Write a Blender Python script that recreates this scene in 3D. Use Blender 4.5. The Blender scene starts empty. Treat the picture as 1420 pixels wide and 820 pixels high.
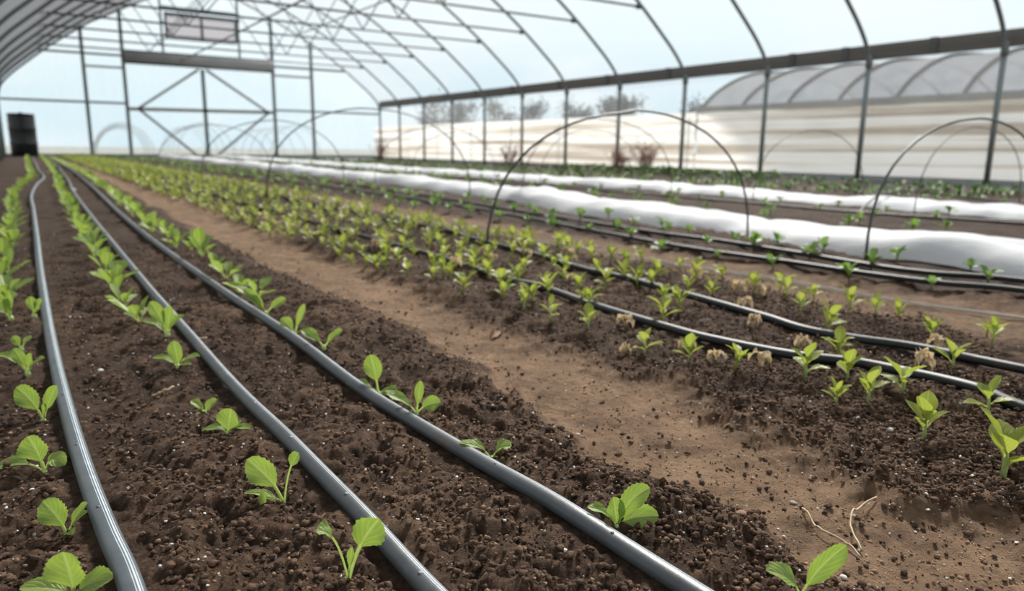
import bpy, math, random
import numpy as np
from mathutils import Vector, Matrix
random.seed(7); rng = np.random.default_rng(7)
PI = math.pi
COL = bpy.context.scene.collection
scene = bpy.context.scene
CAMH = 0.22

# ------------------------------------------------------------------ noise / terrain
def _hash(ix, iy, s):
    n = (ix.astype(np.int64)*374761393 + iy.astype(np.int64)*668265263 + s*1442695041) & 0xffffffff
    n = ((n ^ (n >> 13))*1274126177) & 0xffffffff
    n = n ^ (n >> 16)
    return (n & 0xffffff)/float(0xffffff)
def vnoise(x, y, s=0):
    ix = np.floor(x); iy = np.floor(y); fx = x-ix; fy = y-iy
    fx = fx*fx*fx*(fx*(fx*6-15)+10); fy = fy*fy*fy*(fy*(fy*6-15)+10)
    a = _hash(ix, iy, s); b = _hash(ix+1, iy, s); c = _hash(ix, iy+1, s); d = _hash(ix+1, iy+1, s)
    return ((a*(1-fx)+b*fx)*(1-fy)+(c*(1-fx)+d*fx)*fy)*2-1
def worley(x, y, s=0):
    ix = np.floor(x); iy = np.floor(y); best = np.full(x.shape, 9.0)
    for dx in (-1, 0, 1):
        for dy in (-1, 0, 1):
            cx = ix+dx; cy = iy+dy
            px = cx+_hash(cx, cy, s); py = cy+_hash(cx, cy, s+31)
            r = 0.35+0.65*_hash(cx, cy, s+77)
            best = np.minimum(best, ((x-px)**2+(y-py)**2)/(r*r))
    return np.clip(1-best, 0, 1)**0.5       # rounded clods, 0 between them
def sstep(a, b, x):
    t = np.clip((x-a)/(b-a), 0, 1); return t*t*(3-2*t)
def bed_left_edge(y):  return 0.345+0.035*np.clip(y/3, 0, 1.5)+0.02*vnoise(y*5, y*0+3, 5)+0.012*vnoise(y*19, y*0+7, 6)
def bed_right_edge(y): return 0.50+0.07*sstep(.6, 3, y)+0.03*vnoise(y*4, y*0+13, 8)-0.0*y
def path_mask(x, y):
    wob = 0.012*vnoise(x*23, y*23, 3)+0.010*vnoise(x*60, y*60, 4)
    a = bed_left_edge(y)+wob; b = bed_right_edge(y)+wob*1.5
    m = sstep(a-.008, a+.03, x)*(1-sstep(b-.03, b+.04, x))
    c = 1.0+.05*vnoise(y*3, y*0+1, 9)+wob
    m2 = sstep(c-.04, c+.04, x)*(1-sstep(1.2, 1.27, x+wob))*.8
    return np.maximum(m, m2)
def height_low(x, y):
    m = path_mask(x, y)
    h = 0.006*vnoise(x*7, y*7, 11)+0.004*vnoise(x*17, y*17, 12)
    ridge = np.exp(-((x-(bed_left_edge(y)-.035))/.03)**2)*0.0035*(1+2.0*sstep(.5, 1.0, y))
    h = h*(1-.6*m) - .012*m + ridge
    h = h - 0.07*sstep(3.4, 5.2, x)
    return h
TUBES_X = []
def tubemask(x, y):
    d = np.full(x.shape, 9.0)
    for pts in TUBES_X:
        xs = np.interp(y, pts[:, 1], pts[:, 0]); d = np.minimum(d, np.abs(x-xs))
    return sstep(.004, .022, d)
def height(x, y, lod=None):
    x = np.asarray(x, float); y = np.asarray(y, float)
    if lod is None: lod = np.full(x.shape, .002)
    m = path_mask(x, y); tm = tubemask(x, y)
    amp = (1-.66*m)*(.45+.55*tm)
    def att(fr): return np.clip(1.4-lod*fr*2.2, 0, 1)
    h = height_low(x, y)
    wx = x+.007*vnoise(x*70, y*70, 41)+.0030*vnoise(x*230, y*230, 43); wy = y+.007*vnoise(x*70, y*70, 42)+.0030*vnoise(x*230, y*230, 44)
    patch = .55+.45*vnoise(x*6, y*6, 50)
    h = h + amp*(.0075*worley(wx*34, wy*34, 1)*patch*att(34)+.0042*worley(wx*85, wy*85, 2)*att(85)
                 +.0030*np.abs(vnoise(wx*150, wy*150, 3))*att(150)+.0017*worley(x*420, y*420, 4)*att(380)
                 +.0030*np.abs(vnoise(x*300, y*300, 13))*att(300)+.0040*vnoise(wx*50, wy*50, 14)*att(50))
    h = h - amp*.004
    return h
def hz(x, y): return float(height(np.array([x]), np.array([y]))[0])
def hzs(x, y): return float(height_low(np.array([x]), np.array([y]))[0])

# ------------------------------------------------------------------ object helpers
def tag(o, label=None, cat=None, group=None, kind=None):
    if label: o['label'] = label
    if cat: o['category'] = cat
    if group: o['group'] = group
    if kind: o['kind'] = kind
    return o
def mesh(name, V, F, mat=None, smooth=True, uv=None):
    me = bpy.data.meshes.new(name)
    me.from_pydata([tuple(v) for v in V], [], [tuple(f) for f in F]); me.update()
    if mat: me.materials.append(mat)
    if smooth: me.polygons.foreach_set('use_smooth', [True]*len(me.polygons))
    if uv is not None:
        l = me.uv_layers.new(name='UVMap')
        idx = np.empty(len(me.loops), dtype=np.int32); me.loops.foreach_get('vertex_index', idx)
        l.data.foreach_set('uv', np.asarray(uv, dtype=np.float32)[idx].ravel())
    return me
def link(name, me, parent=None, loc=(0, 0, 0)):
    o = bpy.data.objects.new(name, me); COL.objects.link(o); o.location = loc
    if parent: o.parent = parent
    return o
def empty(name, loc=(0, 0, 0)):
    o = bpy.data.objects.new(name, None); COL.objects.link(o); o.location = loc; o.empty_display_size = .02
    return o
class MB:
    def __init__(s): s.V = []; s.F = []; s.UV = []
    def add(s, V, F, UV=None):
        n = len(s.V); s.V += [tuple(v) for v in V]; s.F += [tuple(i+n for i in f) for f in F]
        s.UV += [tuple(u) for u in UV] if UV is not None else [(0, 0)]*len(V)
    def box(s, a, b):
        (x0, y0, z0), (x1, y1, z1) = a, b
        V = [(x0,y0,z0),(x1,y0,z0),(x1,y1,z0),(x0,y1,z0),(x0,y0,z1),(x1,y0,z1),(x1,y1,z1),(x0,y1,z1)]
        s.add(V, [(0,3,2,1),(4,5,6,7),(0,1,5,4),(1,2,6,5),(2,3,7,6),(3,0,4,7)])
    def tube(s, P, r, n=8, prof=None):
        P = [Vector(p) for p in P]; N = len(P); V = []; F = []; UV = []
        t0 = (P[1]-P[0]).normalized(); up = Vector((0, 0, 1)) if abs(t0.z) < .9 else Vector((0, 1, 0))
        L = 0
        for i, p in enumerate(P):
            t = (P[min(i+1, N-1)]-P[max(i-1, 0)]).normalized()
            sd = t.cross(up).normalized(); up2 = sd.cross(t).normalized()
            if abs(t.z) > .9 or prof is None: up = up2
            rr = r[i] if isinstance(r, (list, tuple)) else r
            if i: L += (p-P[i-1]).length
            for k in range(n):
                a = 2*PI*k/n
                cx, cy = (math.cos(a), math.sin(a)) if prof is None else prof[k]
                V.append(p+sd*cx*rr+up2*cy*rr); UV.append((k/n, L))
        for i in range(N-1):
            for k in range(n):
                a = i*n+k; b = i*n+(k+1) % n
                F.append((a, b, b+n, a+n))
        F.append(tuple(range(n-1, -1, -1))); F.append(tuple(range((N-1)*n, N*n)))
        s.add(V, F, UV)
    def obj(s, name, mat, parent=None, smooth=True, loc=(0, 0, 0), uv=False):
        me = mesh(name, s.V, s.F, mat, smooth, s.UV if uv else None)
        return link(name, me, parent, loc)
def flat_shade_auto(o):
    for p in o.data.polygons: p.use_smooth = False
def catmull(P, n=8):
    P = [np.array(p, float) for p in P]; Q = [2*P[0]-P[1]]+P+[2*P[-1]-P[-2]]; out = []
    for i in range(1, len(Q)-2):
        for k in range(n):
            t = k/n; a, b, c, d = Q[i-1], Q[i], Q[i+1], Q[i+2]
            out.append(.5*((2*b)+(c-a)*t+(2*a-5*b+4*c-d)*t*t+(3*b-a-3*c+d)*t**3))
    out.append(P[-1]); return out

# ------------------------------------------------------------------ materials
class NT:
    def __init__(s, name):
        s.m = bpy.data.materials.new(name); s.m.use_nodes = True; s.t = s.m.node_tree; s.t.nodes.clear()
        s.out = s.t.nodes.new('ShaderNodeOutputMaterial')
    def n(s, typ, ins=None, **kw):
        nd = s.t.nodes.new(typ)
        for k, v in kw.items(): setattr(nd, k, v)
        for k, v in (ins or {}).items():
            sk = nd.inputs[k]
            if isinstance(v, bpy.types.NodeSocket): s.t.links.new(v, sk)
            else: sk.default_value = v
        return nd
    def ramp(s, fac, stops):
        nd = s.t.nodes.new('ShaderNodeValToRGB'); s.t.links.new(fac, nd.inputs[0]); e = nd.color_ramp.elements
        while len(e) < len(stops): e.new(.5)
        for el, (p, c) in zip(e, stops): el.position = p; el.color = c if len(c) == 4 else (*c, 1)
        return nd.outputs[0]
    def math(s, op, a, b=0.0, c=0.0, clamp=False):
        nd = s.n('ShaderNodeMath', {0: a, 1: b, 2: c}, operation=op); nd.use_clamp = clamp; return nd.outputs[0]
    def mix(s, f, a, b):
        nd = s.t.nodes.new('ShaderNodeMix'); nd.data_type = 'RGBA'
        for k, v in ((0, f), (6, a), (7, b)):
            if isinstance(v, bpy.types.NodeSocket): s.t.links.new(v, nd.inputs[k])
            else: nd.inputs[k].default_value = v if k == 0 or len(v) == 4 else (*v, 1)
        return nd.outputs[2]
    def end(s, sh): s.t.links.new(sh, s.out.inputs[0]); return s.m
def noise_n(N, scale, detail=4, vec=None, rough=.6):
    ins = {'Scale': scale, 'Detail': detail, 'Roughness': rough}
    if vec is not None: ins['Vector'] = vec
    return N.n('ShaderNodeTexNoise', ins).outputs[0]
def simple(name, col, rough=.6, metal=0, var=.15, scale=20, bump=0, col2=None, spec=.5):
    N = NT(name); co = N.n('ShaderNodeTexCoord').outputs['Object']
    nz = noise_n(N, scale, 5, co)
    c2 = col2 or tuple(c*(1-var*2) for c in col)
    c = N.ramp(nz, [(.3, c2), (.7, col)])
    ins = {'Base Color': c, 'Roughness': rough, 'Metallic': metal, 'Specular IOR Level': spec}
    if bump: ins['Normal'] = N.n('ShaderNodeBump', {'Height': nz, 'Strength': bump, 'Distance': .01}).outputs[0]
    return N.end(N.n('ShaderNodeBsdfPrincipled', ins).outputs[0])

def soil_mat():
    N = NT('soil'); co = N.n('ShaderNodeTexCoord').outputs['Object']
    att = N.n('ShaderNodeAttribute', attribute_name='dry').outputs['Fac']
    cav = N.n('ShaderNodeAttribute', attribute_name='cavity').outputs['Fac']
    n1 = noise_n(N, 9, 6, co, .65); n2 = noise_n(N, 140, 6, co, .7); n3 = noise_n(N, 480, 5, co, .75)
    bedc = N.ramp(n2, [(.28, (.026, .015, .010)), (.5, (.105, .058, .035)), (.72, (.28, .175, .112))])
    crust = N.ramp(n2, [(.28, (.07, .042, .026)), (.55, (.19, .115, .07)), (.75, (.36, .23, .145))])
    f1 = N.ramp(n1, [(.44, (0, 0, 0)), (.62, (1, 1, 1))])
    bed = N.mix(N.math('MULTIPLY', f1, .75), bedc, crust)
    n4 = noise_n(N, 26, 5, co, .6)
    pth = N.ramp(n4, [(.30, (.14, .083, .048)), (.5, (.32, .195, .112)), (.68, (.50, .32, .19))])
    pth = N.mix(.5, pth, N.ramp(n2, [(.3, (.08, .05, .032)), (.7, (.34, .22, .14))]))
    c = N.mix(att, bed, pth)
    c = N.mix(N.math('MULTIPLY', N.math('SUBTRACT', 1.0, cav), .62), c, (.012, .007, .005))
    sp = N.n('ShaderNodeTexVoronoi', {'Vector': co, 'Scale': 210.0, 'Randomness': 1.0})
    pick = N.math('GREATER_THAN', N.n('ShaderNodeSeparateColor', {0: sp.outputs['Color']}).outputs[0], .965)
    dot = N.math('MULTIPLY', N.math('LESS_THAN', sp.outputs['Distance'], .20), pick)
    c = N.mix(N.math('MULTIPLY', dot, .7), c, (.62, .58, .52))
    hgt = N.math('ADD', N.math('MULTIPLY', n2, .7), N.math('MULTIPLY', n3, .5))
    bm = N.n('ShaderNodeBump', {'Height': hgt, 'Strength': 1.0, 'Distance': .009}).outputs[0]
    return N.end(N.n('ShaderNodeBsdfPrincipled', {'Base Color': c, 'Roughness': .93, 'Specular IOR Level': .25, 'Normal': bm}).outputs[0])

def leaf_mat(name, base, rib, trans, edge=None, dark=.75, vein=1.0, tf=.42):
    N = NT(name)
    uv = N.n('ShaderNodeUVMap').outputs[0]; sp = N.n('ShaderNodeSeparateXYZ', {0: uv})
    u = N.math('ABSOLUTE', N.math('SUBTRACT', sp.outputs[0], .5)); v = sp.outputs[1]
    mid = N.math('SUBTRACT', 1.0, N.math('MULTIPLY', u, 15.0), clamp=True)
    ph = N.math('SUBTRACT', N.math('MULTIPLY', v, 40.0), N.math('MULTIPLY', u, 34.0))
    wv = N.math('POWER', N.math('ABSOLUTE', N.math('SINE', N.math('MULTIPLY', ph, .5))), 9.0)
    wv = N.math('MULTIPLY', wv, .0 if vein == 0 else .35)
    oi = N.n('ShaderNodeObjectInfo').outputs['Random']
    co = N.n('ShaderNodeTexCoord').outputs['Object']
    nz = noise_n(N, 160, 4, co)
    b = N.mix(nz, tuple(c*dark for c in base), base)
    b = N.mix(N.math('MULTIPLY', oi, .5), b, edge or tuple(min(1, c*1.25) for c in base))
    pet = N.math('MULTIPLY', N.math('LESS_THAN', v, .02), 0.0)
    b = N.mix(N.math('MAXIMUM', mid, N.math('MAXIMUM', wv, pet)), b, rib)
    bm = N.n('ShaderNodeBump', {'Height': N.math('SUBTRACT', nz, N.math('ADD', wv, mid)), 'Strength': .5, 'Distance': .0015}).outputs[0]
    p = N.n('ShaderNodeBsdfPrincipled', {'Base Color': b, 'Roughness': .42, 'Specular IOR Level': .45, 'Normal': bm}).outputs[0]
    t = N.n('ShaderNodeBsdfTranslucent', {'Color': N.mix(.5, b, trans)}).outputs[0]
    return N.end(N.n('ShaderNodeMixShader', {0: tf, 1: p, 2: t}).outputs[0])

def film_mat(name, tint, haze, base, graze, power=2.0, streak=0.0, rough=.25, refl=.04, grey_slope=None):
    N = NT(name); co = N.n('ShaderNodeTexCoord').outputs['Object']
    lw = N.n('ShaderNodeLayerWeight', {'Blend': .5}).outputs['Facing']
    f = N.math('MULTIPLY_ADD', N.math('POWER', lw, power), graze, base)
    mp = N.n('ShaderNodeMapping', {'Vector': co, 'Scale': (1.2, 1.2, .25)}).outputs[0]
    nz = noise_n(N, 3.0, 6, mp, .6)
    f = N.math('ADD', f, N.math('MULTIPLY', N.math('SUBTRACT', nz, .5), streak), clamp=True)
    if grey_slope:      # film gets greyer and less clear toward the left slope
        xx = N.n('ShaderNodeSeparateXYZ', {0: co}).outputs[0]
        g_ = N.n('ShaderNodeMapRange', {0: xx, 1: grey_slope[0], 2: grey_slope[1], 3: grey_slope[2], 4: 0.0}).outputs[0]
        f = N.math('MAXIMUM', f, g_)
    tr = N.n('ShaderNodeBsdfTransparent', {'Color': (*tint, 1)}).outputs[0]
    d = N.n('ShaderNodeMixShader', {0: .35, 1: N.n('ShaderNodeBsdfTranslucent', {'Color': (*haze, 1)}).outputs[0],
                                   2: N.n('ShaderNodeBsdfDiffuse', {'Color': (*haze, 1)}).outputs[0]}).outputs[0]
    m = N.n('ShaderNodeMixShader', {0: f, 1: tr, 2: d}).outputs[0]
    g = N.n('ShaderNodeBsdfGlossy', {'Color': (1, 1, 1, 1), 'Roughness': rough}).outputs[0]
    return N.end(N.n('ShaderNodeMixShader', {0: refl, 1: m, 2: g}).outputs[0])

def tube_mat(name, dark, lite, stripe, rough, sheen_stripes=True, dust=.5):
    N = NT(name)
    uv = N.n('ShaderNodeUVMap').outputs[0]; sp = N.n('ShaderNodeSeparateXYZ', {0: uv}); u = sp.outputs[0]
    co = N.n('ShaderNodeTexCoord').outputs['Object']
    nz = noise_n(N, 45, 6, co, .65)
    c = N.mix(N.math('MULTIPLY', nz, dust), dark, lite)
    if sheen_stripes:  # pale stripes double as painted sky sheen along the tube's upper edge
        for c0, wd in ((.185, .011), (.145, .005), (.225, .005)):
            s = N.math('LESS_THAN', N.math('ABSOLUTE', N.math('SUBTRACT', u, c0)), wd)
            c = N.mix(N.math('MULTIPLY', s, N.math('MULTIPLY_ADD', nz, .8, .25, clamp=True)), c, stripe)
    bl = noise_n(N, 7, 4, co, .6)
    c = N.mix(N.ramp(bl, [(.60, (0, 0, 0)), (.74, (.5, .5, .5))]), c, (.16, .10, .065))
    return N.end(N.n('ShaderNodeBsdfPrincipled', {'Base Color': c, 'Roughness': rough, 'Specular IOR Level': .5,
        'Normal': N.n('ShaderNodeBump', {'Height': nz, 'Strength': .25, 'Distance': .002}).outputs[0]}).outputs[0])

def wood_mat(name, a, b):
    N = NT(name); co = N.n('ShaderNodeTexCoord').outputs['Object']
    mp = N.n('ShaderNodeMapping', {'Vector': co, 'Scale': (30, .6, 60)}).outputs[0]
    nz = noise_n(N, 1.5, 6, mp, .6)
    c = N.ramp(nz, [(.3, b), (.7, a)])
    return N.end(N.n('ShaderNodeBsdfPrincipled', {'Base Color': c, 'Roughness': .8}).outputs[0])

M = {}
M['soil'] = soil_mat()
M['steel'] = simple('galvanized_steel', (.20, .225, .225), .5, .35, .12, 30)
M['steel_dark'] = simple('weathered_steel', (.115, .125, .125), .55, .3, .15, 30)
M['wire'] = simple('wire', (.07, .075, .075), .5, .3, .1, 40)
M['hip'] = wood_mat('weathered_hip_board', (.165, .15, .135), (.10, .09, .082))
M['base'] = wood_mat('grey_base_board', (.40, .41, .41), (.25, .26, .26))
M['roof'] = film_mat('roof_film', (.99, .995, .995), (.235, .225, .23), .02, .4, 6.0, .04, refl=.02, grey_slope=(1.9, 2.7, .88))
M['side'] = film_mat('side_film', (.98, .985, .99), (.92, .91, .89), .13, .35, 3.0, .14)
M['end'] = film_mat('end_film', (.95, .98, .99), (.78, .87, .91), .35, .2, 2.0, .14)
M['curtain'] = film_mat('rolled_side_film', (.9, .9, .9), (.6, .62, .62), .45, .3, 2.0, .5)
M['lettuce'] = leaf_mat('pale_green_leaf', (.235, .36, .075), (.50, .60, .24), (.40, .56, .05), (.34, .43, .09))
M['petiole'] = simple('pale_stalk', (.50, .66, .24), .45, 0, .08, 80)
M['lance'] = leaf_mat('yellow_green_leaf', (.29, .37, .055), (.52, .58, .25), (.48, .56, .05), (.42, .42, .11))
M['green'] = leaf_mat('deep_green_leaf', (.10, .25, .045), (.35, .5, .15), (.28, .45, .05), (.30, .40, .16), tf=.35)
M['crop'] = leaf_mat('bed_green_leaf', (.27, .34, .07), (.5, .54, .22), (.42, .48, .07), (.48, .44, .16))
M['dry'] = leaf_mat('withered_leaf', (.72, .56, .34), (.78, .64, .42), (.72, .56, .32), (.55, .40, .22), tf=.35)
M['stem'] = simple('seedling_stem', (.40, .52, .17), .5, 0, .15, 90)
M['drystem'] = simple('dry_stem', (.52, .40, .22), .8, 0, .15, 60)
M['tube_dust'] = tube_mat('dusty_drip_tube', (.038, .052, .068), (.16, .175, .185), (.70, .82, .9), .42, True, .8)
M['tube_mid'] = tube_mat('grey_drip_tube', (.026, .032, .040), (.125, .135, .145), (.60, .67, .72), .42, True, .65)
M['tube_black'] = tube_mat('black_drip_tube', (.010, .012, .014), (.035, .038, .042), (.12, .135, .15), .52, True, .35)
M['dark_bow'] = simple('dark_bow', (.05, .055, .065), 1.0, 0, .1, 10, spec=.0)
M['rope'] = simple('pale_cord', (.42, .39, .34), .8, 0, .15, 90)
M['cover'] = None
N = NT('row_cover_fleece'); co = N.n('ShaderNodeTexCoord').outputs['Object']
nz = noise_n(N, 9, 5, co)
d = N.n('ShaderNodeBsdfPrincipled', {'Base Color': N.ramp(nz, [(.2, (.74, .76, .79)), (.8, (.84, .85, .87))]), 'Roughness': .75,
    'Normal': N.n('ShaderNodeBump', {'Height': nz, 'Strength': .4, 'Distance': .01}).outputs[0]}).outputs[0]
M['cover'] = N.end(N.n('ShaderNodeMixShader', {0: .3, 1: d, 2: N.n('ShaderNodeBsdfTranslucent', {'Color': (.92, .92, .94, 1)}).outputs[0]}).outputs[0])
M['perlite'] = simple('perlite', (.78, .76, .72), .8, 0, .1, 200)
M['crumb'] = simple('soil_crumb', (.19, .118, .078), .95, 0, .3, 170, spec=.2, col2=(.024, .014, .010), bump=.6)
M['stone'] = simple('pebble', (.30, .26, .22), .8, 0, .2, 150)
M['redstone'] = simple('reddish_pebble', (.30, .13, .08), .8, 0, .2, 150)
M['palestone'] = simple('pale_pebble', (.62, .60, .56), .7, 0, .1, 150)
M['dryleaf'] = simple('dead_leaf', (.27, .15, .08), .8, 0, .25, 90, .3)
M['straw'] = simple('straw', (.58, .44, .27), .7, 0, .15, 90)
M['barrel'] = simple('black_plastic', (.012, .013, .015), .38, 0, .1, 8)
M['trunk'] = simple('hazy_bark', (.11, .115, .13), .9, 0, .1, 2)
M['crown'] = simple('hazy_twigs', (.09, .105, .12), .9, 0, .15, 1)
M['redweed'] = simple('dead_reddish_weed', (.28, .13, .085), .9, 0, .2, 30)
M['weed'] = simple('green_weed', (.20, .34, .08), .6, 0, .3, 20)
M['panel'] = simple('rolled_grey_curtain', (.34, .335, .33), .7, 0, .08, 3)
M['shutter'] = film_mat('vent_shutter_film', (.95, .93, .94), (.62, .57, .58), .5, .2, 2, .1)
M['outground'] = simple('field_ground', (.20, .17, .11), .95, 0, .3, 1.5)
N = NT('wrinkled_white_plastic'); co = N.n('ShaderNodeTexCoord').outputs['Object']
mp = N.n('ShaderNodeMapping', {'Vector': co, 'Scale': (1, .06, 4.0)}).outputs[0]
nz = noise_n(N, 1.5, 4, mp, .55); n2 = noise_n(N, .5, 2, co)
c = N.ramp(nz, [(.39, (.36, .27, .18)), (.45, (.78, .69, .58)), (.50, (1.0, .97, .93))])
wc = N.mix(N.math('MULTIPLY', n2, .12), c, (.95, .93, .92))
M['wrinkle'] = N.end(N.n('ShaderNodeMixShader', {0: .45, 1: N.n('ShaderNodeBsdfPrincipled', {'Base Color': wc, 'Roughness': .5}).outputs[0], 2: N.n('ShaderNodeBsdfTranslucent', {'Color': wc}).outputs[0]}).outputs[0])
M['nroof'] = film_mat('neighbor_roof_film', (.9, .92, .95), (.43, .45, .50), .66, .35, 1.0, .6, refl=0.0)

# ------------------------------------------------------------------ tube paths (plan view, metres)
K = (.22-.008)/.22
def path(P, k=K): return [(x*k, y*k) for x, y in P]
T1 = path([(.036, -.5), (.031, .1), (.0275, .25), (.0251, .3753), (.0208, .444), (.0163, .549), (.0126, .7042), (.0102, .89), (.0098, 1.138), (.0118, 1.555), (.0165, 2.046), (.0237, 2.968), (.03, 3.82), (.07, 4.84), (.13, 5.89), (.13, 7.5), (.15, 9.4), (.17, 12), (.2, 15.2)])
T2 = path([(.16, -.5), (.157, .1), (.156, .21), (.1550, .291), (.1541, .3400), (.153, .392), (.151, .463), (.15, .5444), (.149, .652), (.1482, .798), (.1484, .97), (.150, 1.29), (.1585, 1.89), (.172, 2.68), (.2, 4.04), (.24, 5.27), (.28, 7), (.32, 8.76), (.36, 12), (.4, 16.4)])
T3 = path([(.30, -.5), (.292, -.25), (.2815, 0), (.2735, .12), (.2675, .20), (.2615, .281), (.259, .339), (.257, .388), (.2538, .463), (.2508, .5337), (.2485, .622), (.2475, .7207), (.2465, .846), (.2445, 1.034), (.2425, 1.266), (.2405, 1.58), (.2455, 2.097), (.2605, 2.85), (.3, 4.2), (.35, 6.57), (.39, 10.48), (.42, 16.4)])
T4 = path([(.70, -.3), (.71, .1), (.72, .25), (.73, .29), (.74, .35), (.735, .41), (.70, .47), (.68, .55), (.67, .6), (.67, .69), (.68, .79), (.70, .95), (.69, 1.05), (.71, 1.35), (.71, 1.58), (.73, 3), (.76, 6), (.8, 10), (.82, 16)])
T5 = path([(.86, -.3), (.865, .1), (.87, .31), (.87, .37), (.86, .43), (.83, .48), (.805, .53), (.81, .59), (.82, .68), (.84, .79), (.87, .92), (.87, 1.05), (.91, 1.26), (.93, 1.55), (.96, 1.82), (.95, 3), (.97, 6), (.98, 10), (1.0, 16)])
ROPE = path([(1.25, -.2), (1.22, .2), (1.2, .44), (1.16, .6), (1.15, .79), (1.12, 1.02), (1.12, 1.24), (1.07, 1.56), (1.06, 2.01), (1.08, 4), (1.1, 8), (1.15, 16)])
T6 = path([(1.40, -.2), (1.38, .2), (1.36, .5), (1.32, .62), (1.3, .77), (1.3, .92), (1.29, 1.12), (1.3, 1.3), (1.34, 1.67), (1.39, 2.12), (1.41, 2.69), (1.42, 5), (1.5, 9), (1.55, 16)])
T7 = path([(1.5, -.2), (1.48, .2), (1.46, .54), (1.42, .67), (1.41, .79), (1.43, .98), (1.46, 1.24), (1.45, 1.46), (1.5, 2.2), (1.58, 3.2), (1.66, 5), (1.7, 9), (1.7, 16)])
T9 = path([(2.75, -.2), (2.72, .5), (2.7, 1.02), (2.66, 1.51), (2.68, 2.22), (2.72, 4), (2.8, 8), (2.8, 16)])
for t in (T1, T2, T3, T4, T5): TUBES_X.append(np.array(t))

# ------------------------------------------------------------------ floor
XL, XR, YE = -0.2, 7.1, 16.17
def tensor(a, b, f):
    out = [a]
    while out[-1] < b: out.append(out[-1]+f(out[-1]))
    out[-1] = b
    return np.array(out)
xs = tensor(XL, XR, lambda x: max(.0022, .0022+(x-.42)*.0050 if x > .42 else .0022))
ys = tensor(-1.0, YE, lambda y: .02 if y < .10 else max(.0019, .0050*y-.0002))
gx, gy = np.meshgrid(xs, ys); lod = np.maximum(np.gradient(xs)[None, :], np.gradient(ys)[:, None])+0*gx
print('floor verts', gx.size)
gz = height(gx, gy, lod)
nx, ny = len(xs), len(ys)
me = bpy.data.meshes.new('floor')
me.vertices.add(nx*ny); me.vertices.foreach_set('co', np.stack([gx, gy, gz], -1).astype(np.float32).ravel())
i = (np.arange(ny-1)[:, None]*nx+np.arange(nx-1)[None, :]).ravel()
quads = np.stack([i, i+1, i+nx+1, i+nx], -1).astype(np.int32)
me.loops.add(quads.size); me.loops.foreach_set('vertex_index', quads.ravel())
me.polygons.add(len(quads)); me.polygons.foreach_set('loop_start', np.arange(0, quads.size, 4, dtype=np.int32))
me.update(calc_edges=True); me.validate()
me.polygons.foreach_set('use_smooth', np.ones(len(quads), dtype=bool))
a = me.attributes.new('dry', 'FLOAT', 'POINT'); a.data.foreach_set('value', path_mask(gx, gy).astype(np.float32).ravel())
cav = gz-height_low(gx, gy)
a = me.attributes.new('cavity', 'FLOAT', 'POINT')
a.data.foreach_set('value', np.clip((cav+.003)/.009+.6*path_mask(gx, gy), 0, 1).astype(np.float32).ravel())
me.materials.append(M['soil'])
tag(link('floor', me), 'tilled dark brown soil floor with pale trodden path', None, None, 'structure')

# outside ground
b = MB(); b.box((-60, -20, -.35), (140, 160, -.30))
tag(b.obj('ground', M['outground'], smooth=False), kind='structure')

# crumbs / perlite as merged stuff meshes
def ico():
    t = (1+5**.5)/2
    V = np.array([(-1,t,0),(1,t,0),(-1,-t,0),(1,-t,0),(0,-1,t),(0,1,t),(0,-1,-t),(0,1,-t),(t,0,-1),(t,0,1),(-t,0,-1),(-t,0,1)], float)
    V /= np.linalg.norm(V[0])
    F = np.array([(0,11,5),(0,5,1),(0,1,7),(0,7,10),(0,10,11),(1,5,9),(5,11,4),(11,10,2),(10,7,6),(7,1,8),(3,9,4),(3,4,2),(3,2,6),(3,6,8),(3,8,9),(4,9,5),(2,4,11),(6,2,10),(8,6,7),(9,8,1)])
    return V, F
IV, IF = ico()
def scatter(name, n, ymax, smin, smax, mat, pathfrac, label, sink=.2):
    y = np.exp(rng.uniform(math.log(.2), math.log(ymax), n*3))*1.0-.06
    x = rng.uniform(-.19, .98, n*3)*np.clip(.5+y*1.2, .5, 1.6)
    keep = (x < 1.1) & (x > -.19) & (rng.random(n*3) < np.where(path_mask(x, y) > .5, pathfrac, 1.0)) & (tubemask(x, y) > .6)
    x = x[keep][:n]; y = y[keep][:n]; m = len(x)
    s = smin+(smax-smin)*rng.random(m)**3
    z = height(x, y)+s*(1-sink)*.6
    sc = s[:, None]*rng.uniform(.6, 1.2, (m, 3)); sc[:, 2] *= .75
    V = IV[None]*rng.uniform(.55, 1.4, (m, 12, 1))*sc[:, None, :]
    ang = rng.uniform(0, 2*PI, m); c, sn = np.cos(ang)[:, None], np.sin(ang)[:, None]
    V = np.stack([V[..., 0]*c-V[..., 1]*sn, V[..., 0]*sn+V[..., 1]*c, V[..., 2]], -1)+np.stack([x, y, z], -1)[:, None]
    F = (IF[None]+12*np.arange(m)[:, None, None]).reshape(-1, 3).astype(np.int32); V = V.reshape(-1, 3)
    me = bpy.data.meshes.new(name); me.vertices.add(len(V)); me.vertices.foreach_set('co', V.astype(np.float32).ravel())
    me.loops.add(F.size); me.loops.foreach_set('vertex_index', F.ravel())
    me.polygons.add(len(F)); me.polygons.foreach_set('loop_start', np.arange(0, F.size, 3, dtype=np.int32)); me.update(calc_edges=True)
    me.materials.append(mat)
    tag(link(name, me), label, 'soil', None, 'stuff')
scatter('soil_crumbs', 44000, 1.9, .0006, .0029, M['crumb'], .10, 'loose dark soil crumbs scattered over the seedling beds')
M['flake'] = simple('dry_soil_flake', (.36, .235, .145), .95, 0, .3, 150, spec=.2, col2=(.12, .072, .045))
scatter('dry_soil_flakes', 9000, 1.9, .0005, .0021, M['flake'], 1.0, 'pale dry soil flakes strewn over path and beds', .9)
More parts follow.
